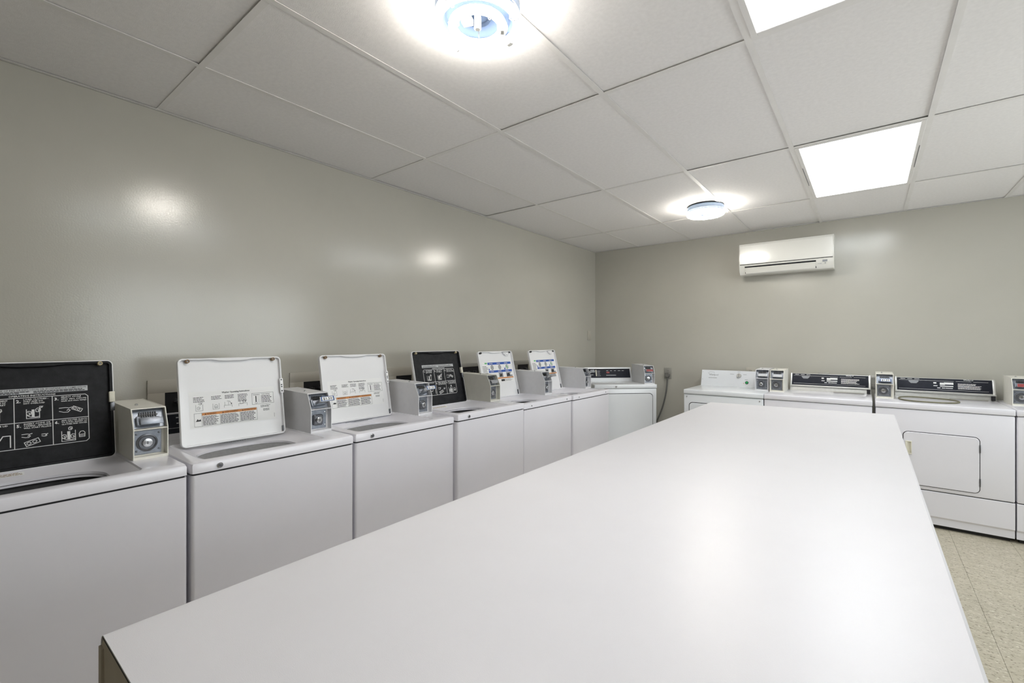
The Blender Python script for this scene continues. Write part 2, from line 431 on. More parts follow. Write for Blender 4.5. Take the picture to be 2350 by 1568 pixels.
# ------------------------------------------------------------------ round fixtures with two bare circular tubes
def round_fixture(x, y, label, ang):
    r = empty('round_ceiling_light', (x, y, H-0.003), ang)
    MB().lathe([(0.140, 0.0), (0.142, -0.008), (0.136, -0.012), (0.138, -0.036), (0.130, -0.044), (0.112, -0.042), (0.106, -0.034),
                (0.070, -0.034), (0.066, -0.040), (0.045, -0.040), (0.040, -0.030), (0.004, -0.030)], n=48).build('pan', PAN, r)
    MB().lathe([(0.1435, -0.004), (0.1435, -0.036), (0.1395, -0.036), (0.1395, -0.004), (0.1435, -0.004)], n=48, cap=False).build('pan_rim', PANR, r)
    MB().lathe([(0.011, -0.030), (0.012, -0.075), (0.009, -0.078), (0.001, -0.078)], n=16).build('centre_stud', PANW, r)
    for rad, h, a0 in ((0.1345, -0.060, 0.9), (0.084, -0.070, 0.3)):
        n = 56; gap = 0.16 if rad > 0.1 else 0.24
        pts = [(rad*math.cos(a0+gap/2+(2*PI-gap)*i/n), rad*math.sin(a0+gap/2+(2*PI-gap)*i/n), h) for i in range(n+1)]
        MB().tube(pts, 0.0150, 10).build('circular_tube', TUBE, r)
        gp = [(rad*math.cos(a0+gap*1.1*(k/6-0.5)), rad*math.sin(a0+gap*1.1*(k/6-0.5)), h) for k in range(7)]
        MB().tube(gp, 0.0175, 10).build('lamp_socket', PANW, r)
        for k in range(3):
            a = a0+PI/3+2*PI/3*k*0.9+0.5
            px, py = math.cos(a), math.sin(a)
            cb = MB().tube([(px*(rad-0.02), py*(rad-0.02), -0.034), (px*(rad-0.019), py*(rad-0.019), h-0.008), (px*(rad-0.008), py*(rad-0.008), h-0.0175),
                            (px*(rad+0.008), py*(rad+0.008), h-0.0175), (px*(rad+0.017), py*(rad+0.017), h-0.006)], 0.0016, 6)
            cb.build('wire_clip', DSTEEL, r)
    MB().box(-0.055, -0.02, -0.015, 0.015, -0.052, -0.03, bev=0.003).build('ballast_cover', PANW, r)
    tag(r, label, 'ceiling light', 'round ceiling lights with bare circular tubes')
round_fixture(-1.045, 1.144, 'round ceiling light with two bare ring tubes at the top of the picture', 0.4)
round_fixture(-1.085, 4.03, 'round ceiling light with bare ring tubes nearest the far corner', 1.2)

# ------------------------------------------------------------------ folding table
def make_table():
    zt = 0.91
    r = empty('folding_counter', (-0.40, 1.9, 0))
    def off(o): o.location = (0.40, -1.9, 0); return o
    xl, xr, y0, yl, yr = -0.938, 0.126, 0.162, 3.565, 3.652
    R = 0.020; th = 0.0025
    prof = [(xl, 0.0)] + [(xl+R-R*math.cos(PI/2*i/8), zt-R+R*math.sin(PI/2*i/8)) for i in range(9)] + \
           [(xr-0.006, zt), (xr, zt-0.006), (xr, zt-0.045)]
    # laminate skin over the top, rolled over the left edge
    def far(x): return yl+(yr-yl)*(x-xl)/(xr-xl)
    b = MB()
    inner = [(min(max(x, xl+th), xr-th), min(z, zt-th)) for x, z in prof]
    inner = [(xl+th, 0.0)] + [(xl+R-(R-th)*math.cos(PI/2*i/8), zt-R+(R-th)*math.sin(PI/2*i/8)) for i in range(9)] + \
            [(xr-0.006, zt-th), (xr-th, zt-0.007), (xr-th, zt-0.045)]
    A = [b.bm.verts.new((x, y0, z)) for x, z in prof]; B = [b.bm.verts.new((x, far(x), z)) for x, z in prof]
    C = [b.bm.verts.new((x, y0, z)) for x, z in inner]; D = [b.bm.verts.new((x, far(x), z)) for x, z in inner]
    for i in range(len(prof)-1):
        b.face([A[i], A[i+1], B[i+1], B[i]]); b.face([C[i], D[i], D[i+1], C[i+1]])
        b.face([A[i], C[i], C[i+1], A[i+1]]); b.face([B[i], B[i+1], D[i+1], D[i]])
    b.face([A[0], B[0], D[0], C[0]]); b.face([A[-1], C[-1], D[-1], B[-1]])
    off(b.build('laminate_top', TABLE, r))
    e = 0.0006
    # end panel, and the dark joint line under the laminate
    endp = [(x+(0.012 if i < 2 else 0), z) for i, (x, z) in enumerate(inner)]
    endprof = [(xl+th+0.001, 0.0)] + [(x+0.0015, z-0.0035) for x, z in inner[1:-3]] + [(xr-th-0.001, zt-th-0.004), (xr-th-0.001, 0.0)]
    off(MB().prism(endprof, 'y', y0+0.0005, y0+0.02).build('end_panel', TABEND, r))
    off(MB().box(xl+R*0.6, xr-0.01, y0-0.0002, y0+0.01, zt-th-0.0032, zt-th-0.0002).build('joint_strip', GAP, r))
    off(MB().box(xl+0.001, xl+0.018, y0-0.003, y0+0.004, 0.0, zt-R, bev=0.001).build('edge_moulding', TABEND, r))
    c = MB()
    poly = [(xl+th+0.001, y0+0.021), (xr-0.02, y0+0.021), (xr-0.02, far(xr)-0.02), (xl+th+0.001, far(xl)-0.02)]
    c.prism(poly, 'z', 0.0, zt-R-0.002)
    off(c.build('base', TABEND, r))
    s = MB().prism([(xl+R, y0+0.021), (xr-th-0.001, y0+0.021), (xr-th-0.001, far(xr)-0.003), (xl+R, far(xl)-0.003)], 'z', zt-0.040, zt-th-0.0003)
    off(s.build('core_board', TABEND, r))
    tag(r, 'long white laminate folding counter filling the foreground', 'table')
make_table()

# ------------------------------------------------------------------ coin boxes
def coin_box(root, x0, yb, z0, m, style, w=0.112, length=0.36, tagm=None, price='$1.50', handle=0.07):
    """part of a machine: open steel box with slide compartment above, lock compartment below"""
    hm, hs, ht, back = 0.118, 0.036, 0.196, length
    t = 0.0035; rec = 0.032
    b = MB()
    prof = [(yb, z0), (yb+back, z0), (yb+back, z0+ht+0.006), (yb+hs, z0+ht), (yb, z0+hm)]
    b.prism(prof, 'x', x0, x0+t); b.prism(prof, 'x', x0+w-t, x0+w)
    core = [(yb+rec, z0), (yb+back, z0), (yb+back, z0+ht+0.005), (yb+hs+rec, z0+ht-0.001), (yb+rec, z0+hm)]
    b.prism(core, 'x', x0+t, x0+w-t)
    b.prism([(yb+hs, z0+ht), (yb+hs+rec+0.01, z0+ht+0.0005), (yb+hs+rec+0.01, z0+ht-t), (yb+hs-0.0014, z0+ht-t)], 'x', x0+t, x0+w-t)
    b.box(x0+t, x0+w-t, yb+0.0005, yb+rec, z0, z0+0.010)
    b.box(x0+t, x0+w-t, yb+0.001, yb+rec, z0+hm-0.0045, z0+hm-0.0005)
    cb = b.build('coin_box', m, root)
    al = math.atan2(hs, ht-hm)
    # upper compartment, leaning frame
    fr = dict(loc=(x0, yb+rec-0.004, z0+hm), rot=(PI/2-al, 0, 0)); L = math.hypot(hs, ht-hm)-0.004
    old = style == 'old'
    MB().box(t+0.001, w-t-0.001, 0.0, L, -0.004, 0.0015).build('slide_plate', GALV, cb, **fr)
    cm = MB(); n = 8
    for k in range(n):
        u = w*0.26+k*(w*0.46)/(n-1); cm.box(u-0.0016, u+0.0016, L*0.50, L*0.78, 0.0015, 0.008)
    cm.box(w*0.22, w*0.78, L*0.61, L*0.655, 0.0015, 0.006)
    tag(cm.build('coin_slots', BLACK, cb, **fr), kind='stuff')
    sb = MB().box(w*0.20, w*0.80, L*0.14, L*0.46, 0.0015, 0.020, bev=0.002)
    sb.box(w*0.14, w*0.24, L*0.10, L*0.55, 0.0015, 0.016, bev=0.002)
    sb.build('slide_housing', DSTEEL if style == 'dark' else GALV, cb, **fr)
    hb = MB().box(w*0.30, w*0.78, L*0.14, L*0.32, 0.020, handle, bev=0.0015)
    hb.box(w*0.22, w*0.88, L*0.07, L*0.38, handle, handle+0.006, bev=0.002)
    sl = hb.build('coin_slide', CHROME if not old else GALV, cb, **fr)
    if tagm:
        p = Print().rect(w*0.23, L*0.08, w*0.87, L*0.37); p.build('price_tag', tagm, cb, h=handle+0.0064, **fr)
        if price:
            Print().rect(w*0.29, L*0.115, w*0.81, L*0.335).build('tag_face', PAPER, cb, h=handle+0.0068, **fr)
            Print().text(w*0.55, L*0.15, L*0.155, price, width=w*0.44, bold=0.02, align='c').build('price_lettering', INKB, cb, h=handle+0.0072, **fr)
    rv = MB()
    for u in (0.3, 0.5, 0.7): rv.lathe([(0.002, 0.0015), (0.0018, 0.003), (0.0003, 0.0032)], c=(w*u, L*0.9, 0), n=8)
    tag(rv.build('rivets', CHROME, cb, **fr), kind='stuff')
    # lower compartment
    y = yb+rec
    MB().box(x0+w*0.08, x0+w*0.86, y-0.003, y+0.002, z0+0.014, z0+hm-0.010, bev=0.001, seg=1).build('lock_plate', GALV, cb)
    cx, cz = x0+w*0.44, z0+0.060
    if style in ('old', 'dark'):
        MB().lathe([(0.034, -0.003), (0.034, -0.008), (0.029, -0.010), (0.026, -0.007), (0.001, -0.007)], c=(cx, y, cz), n=32, axis='y').build('lock_ring', DSTEEL, cb)
        MB().lathe([(0.017, -0.007), (0.016, -0.014), (0.010, -0.015), (0.001, -0.015)], c=(cx, y, cz), n=24, axis='y').build('lock_cylinder', CHROME, cb)
    else:
        q = rrect(cx-0.025, cx+0.025, cz-0.028, cz+0.028, 0.010)
        q2 = rrect(cx-0.020, cx+0.020, cz-0.023, cz+0.023, 0.008)
        MB().loops([[(a, y-0.003, c) for a, c in q], [(a, y-0.012, c) for a, c in q], [(a, y-0.016, c) for a, c in q2]], False, True).build('lock_housing', DSTEEL, cb)
        MB().lathe([(0.015, -0.016), (0.015, -0.026), (0.012, -0.028), (0.001, -0.028)], c=(cx, y, cz), n=20, axis='y').build('lock_cylinder', CHROME, cb)
    MB().box(cx-0.0012, cx+0.0012, y-0.0292 if style not in ('old', 'dark') else y-0.0158, y-0.014, cz-0.006, cz+0.006).build('keyhole', BLACK, cb)
    sc = MB()
    for du, dv in ((0.15, 0.03), (0.79, 0.03), (0.15, 0.095), (0.79, 0.095)):
        sc.lathe([(0.0042, -0.003), (0.0038, -0.006), (0.0005, -0.0065)], c=(x0+w*du, y, z0+dv), n=10, axis='y')
    tag(sc.build('screws', CHROME if not old else DSTEEL, cb), kind='stuff')
    MB().lathe([(0.0055, 0.0), (0.0055, 0.005), (0.003, 0.0075), (0.0003, 0.0078)], c=(x0+w*0.35, yb+hs+0.10, z0+ht+0.0015), n=12).build('top_stud', CHROME, cb)
    if old:
        Print().greek(0.012, 0.014, w-0.02, 0.028, 2).build('fine_print', INKGREY, cb, h=0.0002, loc=(x0, y-0.0032, z0), rot=(PI/2, 0, 0))
    return cb

# ------------------------------------------------------------------ pictograms for the lids
def pic_tub(p, u, v, s, t):
    p.line([(u-s*.5, v+s*.5), (u-s*.5, v-s*.5), (u+s*.5, v-s*.5), (u+s*.5, v+s*.5)], t)
    p.poly([(u-s*.10, v-s*.4), (u+s*.12, v-s*.4), (u+s*.12, v+s*.45), (u-s*.10, v+s*.45)])
    p.line([(u-s*.45, v-s*.15), (u-s*.28, v-s*.3), (u-s*.12, v-s*.36), (u+s*.2, v-s*.4), (u+s*.45, v-s*.35)], t*1.2)
def pic_hand(p, u, v, s, t):
    p.line([(u-s*.9, v+s*.25), (u-s*.3, v+s*.28), (u, v+s*.2), (u+s*.3, v+s*.3)], t)
    p.line([(u-s*.9, v-s*.15), (u-s*.5, v-s*.3), (u-s*.1, v-s*.32), (u+s*.1, v-s*.1), (u-s*.05, v+s*.05), (u-s*.2, v-s*.1)], t)
def pic_slide(p, u, v, s, t, a=0.5):
    c, n = math.cos(a), math.sin(a)
    R = lambda x, y: (u+x*c-y*n, v+x*n+y*c)
    p.line([R(-s*.6,-s*.25), R(s*.6,-s*.25), R(s*.6,s*.25), R(-s*.6,s*.25), R(-s*.6,-s*.25)], t)
    for k in (-.3, .2): p.line([R(s*k+s*.18*math.cos(x*PI/5), s*.14*math.sin(x*PI/5)) for x in range(11)], t*.9)
def pic_clothes(p, u, v, s, t):
    p.line([(u-s*.3, v-s*.2), (u-s*.35, v+s*.25), (u-s*.1, v+s*.5), (u+s*.25, v+s*.4), (u+s*.3, v), (u+s*.05, v-s*.25), (u-s*.3, v-s*.2)], t)
    p.line([(u-s*.1, v+s*.2), (u+s*.12, v+s*.1), (u, v-s*.1)], t)
def pic_jug(p, u, v, s, t):
    p.line([(u-s*.35, v-s*.5), (u+s*.35, v-s*.5), (u+s*.38, v+s*.2), (u+s*.15, v+s*.5), (u-s*.2, v+s*.45), (u-s*.38, v+s*.1), (u-s*.35, v-s*.5)], t)
    p.line([(u-s*.3, v-s*.1), (u+s*.3, v-s*.05)], t); p.line([(u-s*.3, v-s*.3), (u+s*.3, v-s*.28)], t)

def ink_black_lid(lid, wl, hl):
    p = Print(); X = lambda f: f*wl; Y = lambda f: f*hl
    # header strip
    g = Print(); g.rect(X(.185), Y(.700), X(.835), Y(.752))
    g.build('warning_strip', INKG, lid, h=0.0010)
    k = Print()
    k.text(X(.19), Y(.731), hl*.0155, 'TO AVOID THE RISK OF FIRE OR EXPLOSION OR SPONTANEOUS COMBUSTION', width=X(.635), bold=0.01)
    k.greek(X(.195), Y(.703), X(.50), Y(.727), 2, fill=.62); k.greek(X(.515), Y(.703), X(.845), Y(.727), 2, fill=.62)
    k.build('warning_lettering', INKB, lid, h=0.0014)
    p.text(X(.51), Y(.676), hl*.015, 'OPERATING INSTRUCTIONS', width=X(.26), bold=0.02, align='c')
    t = 0.0021
    u0, u1, v0, v1 = X(.195), X(.835), Y(.195), Y(.665)
    p.line([(u0, v0+.008), (u0, v1-.008), (u0+.008, v1), (u1-.008, v1), (u1, v1-.008), (u1, v0+.008), (u1-.008, v0), (u0+.008, v0), (u0, v0+.008)], t)
    vm = (v0+v1)/2+.002; c1 = u0+(u1-u0)*.335; c2 = u0+(u1-u0)*.665
    p.line([(u0, vm), (u1, vm)], t); p.line([(c1, v0), (c1, v1)], t); p.line([(c2, v0), (c2, v1)], t)
    cells = [(u0, vm, c1, v1, '1.', ['ADD DETERGENT', 'TO BOTTOM OF', 'EMPTY BASKET']), (c1, vm, c2, v1, '2.', ['LOAD CLOTHES -', 'SORT AND DO', 'NOT OVERLOAD']),
             (c2, vm, u1, v1, '3.', ['SELECT CYCLE', '(this also selects', 'wash and rinse temp)']),
             (u0, v0, c1, vm, '4.', ['CLOSE THE LID']), (c1, v0, c2, vm, '5.', ['INSERT COINS OR', 'TOKENS - MACHINE', 'WILL START FILLING']),
             (c2, v0, u1, vm, '6.', ['ADD DILUTED BLEACH', 'TO A FULL BASKET OF', 'CLOTHES AND WATER'])]
    for i, (a, b, c, d, num, ls) in enumerate(cells):
        W = c-a
        p.text(a+W*.05, d-.0175, .0105, num, bold=0.03, sx=1.15)
        for q, s in enumerate(ls):
            p.text(a+W*.235, d-.0095-.0075*q, .0052, s, width=min(W*.72, W*.047*len(s)), bold=0.02)
        mu, mv = (a+c)/2, b+(d-b)*.33; s = W*.40
        if i == 0: pic_tub(p, mu-W*.02, mv, s*.85, t); pic_clothes(p, mu+W*.15, mv+s*.42, s*.42, t)
        elif i == 1: pic_tub(p, mu-W*.02, mv, s*.85, t); pic_clothes(p, mu-W*.12, mv, s*.5, t); pic_clothes(p, mu+W*.12, mv+s*.25, s*.5, t); pic_hand(p, mu+W*.22, mv+s*.58, s*.2, t)
        elif i == 2: pic_hand(p, mu-W*.05, mv+.004, s*.75, t); pic_slide(p, mu+W*.18, mv+.004, s*.6, t, -.5)
        elif i == 3: p.line([(a+W*.1, mv-.018), (a+W*.1, mv+.006), (a+W*.35, mv+.006), (a+W*.6, mv-.004), (a+W*.72, mv+.02), (a+W*.9, mv+.02), (a+W*.9, mv-.022)], t*1.4)
        elif i == 4: pic_hand(p, mu-W*.12, mv+.014, s*.55, t); pic_slide(p, mu-W*.05, mv-.012, s*.8, t, .35); pic_hand(p, mu+W*.32, mv+.01, s*.35, t)
        else: pic_tub(p, mu-W*.08, mv-.004, s*.95, t); pic_clothes(p, mu-W*.2, mv-.008, s*.5, t); pic_clothes(p, mu+W*.05, mv-.008, s*.5, t); pic_clothes(p, mu-W*.02, mv+s*.55, s*.4, t); pic_jug(p, mu+W*.3, mv-.002, s*.55, t)
    p.build('printed_instructions', INKW, lid, h=0.0012)

def ink_sheet_lid(lid, wl, hl):
    X = lambda f: f*wl; Y = lambda f: f*hl
    Print().rect(X(.09), Y(.20), X(.915), Y(.615)).build('instruction_sheet', PAPER, lid, h=0.0008)
    Print().rect(X(.195), Y(.338), X(.715), Y(.366)).build('orange_strip', INKOR, lid, h=0.0012)
    p = Print(); t = 0.0010
    p.text(X(.52), Y(.578), hl*.019, 'Washer Operating Instructions', width=X(.27), bold=0.03, align='c')
    for u, n in ((.125, 4), (.285, 3), (.41, 3), (.535, 6)):
        p.greek(X(u), Y(.555-.016*n), X(u+.10), Y(.555), n, fill=.42)
    def tubp(u, v, s):
        p.line([(u-s*.5, v+s*.5), (u-s*.5, v-s*.5), (u+s*.5, v-s*.5), (u+s*.5, v+s*.5)], t)
    tubp(X(.175), Y(.43), .028); pic_clothes(p, X(.17), Y(.42), .018, t); pic_hand(p, X(.195), Y(.475), .013, t*1.5)
    tubp(X(.325), Y(.43), .026); pic_jug(p, X(.325), Y(.43), .016, t)
    p.line([(X(.40), Y(.405)), (X(.40), Y(.43)), (X(.475), Y(.43)), (X(.475), Y(.405))], t); tubp(X(.425), Y(.45), .016)
    p.line([(X(.43), Y(.48)), (X(.455), Y(.475)), (X(.47), Y(.445))], t*1.4); p.poly([(X(.462), Y(.452)), (X(.478), Y(.452)), (X(.470), Y(.435))])
    p.line([(X(.54), Y(.405)), (X(.54), Y(.435)), (X(.625), Y(.435)), (X(.625), Y(.405))], t); tubp(X(.57), Y(.45), .014); pic_hand(p, X(.61), Y(.46), .016, t*1.6)
    # settings box
    p.frame(X(.675), Y(.405), X(.905), Y(.545), t*1.2)
    p.text(X(.685), Y(.520), hl*.0125, 'Temperature', width=X(.075), bold=0.02); p.text(X(.775), Y(.520), hl*.0125, 'Cycle Settings', width=X(.09), bold=0.02)
    p.rect(X(.712), Y(.435), X(.722), Y(.51)); p.ring(X(.717), Y(.424), .0045, t)
    for i in range(5):
        v = .502-.0185*i; p.line([(X(.73), Y(v)), (X(.765), Y(v))], t*.7); p.greek(X(.772), Y(v-.005), X(.89), Y(v+.005), 1, fill=.8)
    # warning box
    p.frame(X(.125), Y(.215), X(.72), Y(.368), t)
    p.line([(X(.193), Y(.215)), (X(.193), Y(.368))], t)
    for i, (u, s) in enumerate(((.215, 'WARNING'), (.375, 'AVERTISSEMENT'), (.565, 'ADVERTENCIA'))):
        p.poly([(X(u), Y(.343)), (X(u+.02), Y(.343)), (X(u+.01), Y(.361))])
        p.text(X(u+.024), Y(.344), hl*.0165, s, width=X((.085, .135, .12)[i]), bold=0.035)
    for a, b in ((.20, .35), (.36, .54), (.55, .71)): p.greek(X(a), Y(.222), X(b), Y(.332), 8, fill=.5)
    p.line([(X(.355), Y(.215)), (X(.355), Y(.338))], t*.8); p.line([(X(.545), Y(.215)), (X(.545), Y(.338))], t*.8)
    p.poly([(X(.135), Y(.275)), (X(.185), Y(.275)), (X(.18), Y(.30)), (X(.165), Y(.288)), (X(.155), Y(.305)), (X(.145), Y(.285))])
    p.greek(X(.76), Y(.36), X(.875), Y(.39), 3, fill=.45); p.greek(X(.785), Y(.315), X(.86), Y(.345), 3, fill=.45)
    p.rect(X(.90), Y(.225), X(.9025), Y(.275))
    p.build('printed_instructions', INKB, lid, h=0.0012)

def ink_blue_lid(lid, wl, hl):
    X = lambda f: f*wl; Y = lambda f: f*hl
    Print().rect(X(.08), Y(.33), X(.94), Y(.78)).build('instruction_sheet', PAPER, lid, h=0.0008)
    b = Print(); b.rect(X(.25), Y(.715), X(.93), Y(.765)); b.rect(X(.25), Y(.545), X(.93), Y(.592))
    b.poly([(X(.25), Y(.60)), (X(.29), Y(.60)), (X(.27), Y(.65))]); b.poly([(X(.70), Y(.60)), (X(.75), Y(.60)), (X(.73), Y(.65))])
    b.build('blue_bars', INKBLUE, lid, h=0.0012)
    w = Print()
    for v in (.732, .561):
        for u in (.29, .51, .73): w.rect(X(u), Y(v), X(u+.10), Y(v+.014))
    tag(w.build('bar_lettering', INKG, lid, h=0.0016), kind='stuff')
    Print().rect(X(.17), Y(.735), X(.235), Y(.765)).build('green_mark', INKGREEN, lid, h=0.0012)
    for u in (.36, .58, .80):
        g = Print(); g.ring(X(u), Y(.655), .018, .005, 20, .9); g.disc(X(u), Y(.655), .007); g.build('drum_picture', INKGREY, lid, h=0.0012)
    for a_, b_ in ((.52, .64), (.74, .92)): Print().rect(X(a_), Y(.435), X(b_), Y(.535)).build('picture_panel', INKGREY, lid, h=0.0012)
    k = Print()
    for u in (.36, .58): k.ring(X(u), Y(.655), .013, .0025, 18, .8)
    k.poly([(X(.53), Y(.45)), (X(.60), Y(.45)), (X(.62), Y(.50)), (X(.56), Y(.51))]); k.poly([(X(.75), Y(.44)), (X(.86), Y(.45)), (X(.82), Y(.52)), (X(.76), Y(.50))])
    k.greek(X(.095), Y(.44), X(.24), Y(.70), 9, fill=.33); k.greek(X(.28), Y(.36), X(.48), Y(.40), 2, fill=.5)
    k.greek(X(.56), Y(.34), X(.93), Y(.395), 3, fill=.3); k.rect(X(.56), Y(.345), X(.66), Y(.385))
    k.build('printed_instructions', INKB, lid, h=0.0014)
    pn = Print(); pn.poly([(X(.85), Y(.47)), (X(.92), Y(.47)), (X(.92), Y(.53)), (X(.87), Y(.52))]); pn.build('hand_picture', PAPER, lid, h=0.0016)
    gr = Print(); gr.disc(X(.79), Y(.67), .007); gr.disc(X(.81), Y(.64), .006); gr.build('green_dots', INKGREEN, lid, h=0.0016)
    Print().rect(X(.30), Y(.405), X(.94), Y(.43)).build('orange_strip', INKOR, lid, h=0.0012)

# ------------------------------------------------------------------ washers
def washer(y_start, kind, label, dx=0.0, dz=0.0, W=0.684, lean=12, lid_u=(0.075, 0.527), boxm=None, boxstyle='new', tagm=None, price='$1.50', lid_y=0.425, box_yb=0.20):
    r = empty('top_load_washer', (-2.0+dx, y_start, 0), PI/2)
    D = 0.655; zt = 0.90+dz; zs = 0.858+dz
    qa_, qb_ = rrect(.002, W-.002, .004, D, .012), rrect(.008, W-.008, .010, D-.006, .008)
    MB().loops([[(a, b, .03) for a, b in qa_], [(a, b, zs-.005) for a, b in qa_], [(a, b, zs-.005) for a, b in qb_], [(a, b, .036) for a, b in qb_]], True, True).build('cabinet', ENAM, r)
    MB().box(0.02, W-0.02, 0.05, D-0.03, 0.0, 0.03).build('base', BLACK, r)
    qc_, qd_ = rrect(.007, W-.007, .009, D-.004, .010), rrect(.012, W-.012, .014, D-.010, .006)
    MB().loops([[(a, b, zs-.012) for a, b in qc_], [(a, b, zs+.002) for a, b in qc_], [(a, b, zs+.002) for a, b in qd_], [(a, b, zs-.012) for a, b in qd_], [(a, b, zs-.012) for a, b in qc_]]).build('seam', GAP, r)
    # top with a stepped basin round the tub opening
    cx, cy = 0.30, 0.235
    ang = sorted([2*PI*i/88 for i in range(88)] + [math.atan2(b-cy, a-cx) % (2*PI) for a in (0.0, W) for b in (0.0, D)])
    def lp(x0, x1, y0, y1, rr, z): return [(cx+math.cos(a)*rr_radius(a, cx, cy, x0, x1, y0, y1, rr), cy+math.sin(a)*rr_radius(a, cx, cy, x0, x1, y0, y1, rr), z) for a in ang]
    def el(rx, ry, z, n=2.7, oy=0.0): 
        out = []
        for a in ang:
            k = (abs(math.cos(a)/rx)**n+abs(math.sin(a)/ry)**n)**(-1/n); out.append((cx+k*math.cos(a), cy+oy+k*math.sin(a), z))
        return out
    b = MB()
    L = [lp(0.006, W-0.006, 0.006, D, .012, zs), lp(0, W, 0, D, .012, zs+.003), lp(0, W, 0, D, .012, zt-.009), lp(.0025, W-.0025, .0025, D, .012, zt-.003), lp(.009, W-.009, .009, D, .014, zt),
         lp(.045, .562, .045, .442, .02, zt), lp(.049, .558, .049, .438, .02, zt-.005), lp(.07, .535, .062, .425, .05, zt-.013),
         el(.212, .160, zt-.030), el(.200, .148, zt-.036), el(.197, .145, zt-.055)]
    b.loops(L); b.build('top', ENAM, r)
    tm = TUBG if kind == 'sheet' else TUBD
    tb = MB(); tb.loops([el(.1975, .1455, zt-.045), el(.205, .150, zt-.06), el(.21, .155, zt-.35), el(.05, .04, zt-.36)], False, True)
    tb.build('tub', tm, r)
    if kind == 'sheet':
        rg = MB(); rg.loops([el(.196, .1445, zt-.046), el(.186, .136, zt-.052), el(.165, .118, zt-.070), el(.155, .108, zt-.078), el(.150, .104, zt-.12)]); rg.build('basket_rim', TUBG, r)
    else:
        rg = MB(); rg.loops([el(.195, .143, zt-.064), el(.184, .134, zt-.060), el(.18, .13, zt-.09)]); rg.build('basket_rim', TUBD, r)
    MB().lathe([(.075, zt-.36), (.070, zt-.33), (.040, zt-.25), (.034, zt-.15), (.030, zt-.10), (.002, zt-.095)], c=(cx, cy, 0), n=24).build('agitator', TUBG if kind == 'sheet' else DSTEEL, r)
    # sticker on the slope behind the opening
    if kind == 'sheet':
        q = Print(); q.greek(0.20, 0.0, 0.40, 0.012, 2, fill=.5); q.frame(0.26, 0.0, 0.36, 0.013, .0008)
        q.build('rating_print', INKGREY, r, loc=(0, cy+.172, zt-.0235), rot=(math.radians(42), 0, 0))
    elif kind == 'black':
        Print().rect(0.16, 0.0, 0.30, 0.015).build('rating_sticker', PAPER, r, loc=(0, cy+.170, zt-.0225), rot=(math.radians(42), 0, 0))
        Print().greek(0.164, 0.002, 0.298, 0.014, 3, fill=.5).build('rating_print', BROWN, r, loc=(0, cy+.1698, zt-.0220), rot=(math.radians(42), 0, 0))
    # front lip hardware
    zl = (zs+zt)/2-.001
    if kind == 'sheet' or (kind == 'black' and dz > 0):
        lk = MB().lathe([(0.0105, 0.0), (0.0105, -0.004), (0.0085, -0.006), (0.0075, -0.004), (0.001, -0.004)], c=(0.095, 0.0, zl), n=20, axis='y').build('lip_lock', CHROME, r)
        MB().lathe([(0.0055, -0.004), (0.005, -0.007), (0.0005, -0.007)], c=(0.095, 0, zl), n=14, axis='y').box(0.0942, 0.0958, -0.0078, -0.005, zl-.003, zl+.003).build('lock_core', DSTEEL, lk)
    elif kind == 'blue':
        for u in (0.095, 0.60): MB().lathe([(0.005, 0.0), (0.0045, -0.003), (0.0005, -0.0035)], c=(u, 0, zl), n=12, axis='y').build('lip_screw', DSTEEL, r)
    dots = MB()
    for px, pz in ((0.551, -0.0035), (0.553, -.0035)):
        pass
    dots.bm.free()
    # console along the back
    cb = MB().prism([(.575, zt), (.650, zt), (.650, zt+.115), (.622, zt+.12), (.585, zt+.02)], 'x', 0.004, W-.118).build('console', ENAM, r)
    al = math.atan2(.037, .10)
    fr = dict(loc=(0.0, .585, zt+.02), rot=(PI/2-al, 0, 0))
    MB().box(.012, W-.126, .006, .100, .0, .002).build('console_panel', GLASSB, cb, **fr)
    q = Print(); q.rect(.014, .097, W-.128, .0985); q.rect(.014, .030, W-.128, .0315)
    for u in (.03, .12, .2, .3, .4): q.greek(u, .045, u+.05, .06, 1, fill=.35); q.greek(u, .075, u+.05, .085, 1, fill=.5)
    q.build('console_lettering', INKG, cb, h=.0024, **fr)
    # lid
    u0, u1 = lid_u; wl, hl = u1-u0, 0.397; a = math.radians(lean)
    N = dict(nc=6, ne=14)
    def dip(u, inset):
        d = abs(u-wl*.5); k = 1-min(1, max(0, (d-.045)/.045)); k = k*k*(3-2*k); return k
    def ol(ins, w, dipk=0.0, dipo=0.0, rad=.020):
        out = []
        for (x, y) in rrect(ins, wl-ins, ins, hl-ins, max(rad-ins, .004), **N):
            if y > hl*.9: y -= dipk*dip(x, ins)
            out.append((x, y, w))
        return out
    lb = MB()
    blk = kind == 'black'
    lb.loops([ol(.004, -.006), ol(0, -.003), ol(0, .014), ol(.0015, .016), ol(.0035, .016) if blk else ol(.0065, .016, .007), ol(.0035, .0) if blk else ol(.0085, .0, .008)], True, True)
    lid = lb.build('lid', LIDW, r, loc=(u0, lid_y, zt-.012), rot=(PI/2-a, 0, 0))
    if blk:
        MB().loops([ol(.0036, .0005), ol(.0036, .0155), ol(.012, .0150, .006), ol(.014, .0006, .007)], False, True).build('lid_liner', LIDB, lid)
        ink_black_lid(lid, wl, hl)
        MB().box(wl-.016, wl+.002, hl*.56, hl*.67, .003, .020, bev=.002).build('lid_switch_block', CREAMP, lid)
        MB().box(wl-.013, wl+.001, hl*.47, hl*.555, .003, .018, bev=.001).build('lid_switch_bracket', DSTEEL, lid)
        bm_ = TAN
    elif kind == 'sheet':
        ink_sheet_lid(lid, wl, hl)
        MB().box(wl-.013, wl+.003, hl*.52, hl*.71, .008, .019, bev=.0015).build('lid_bracket', LIDW, lid)
        hb = MB()
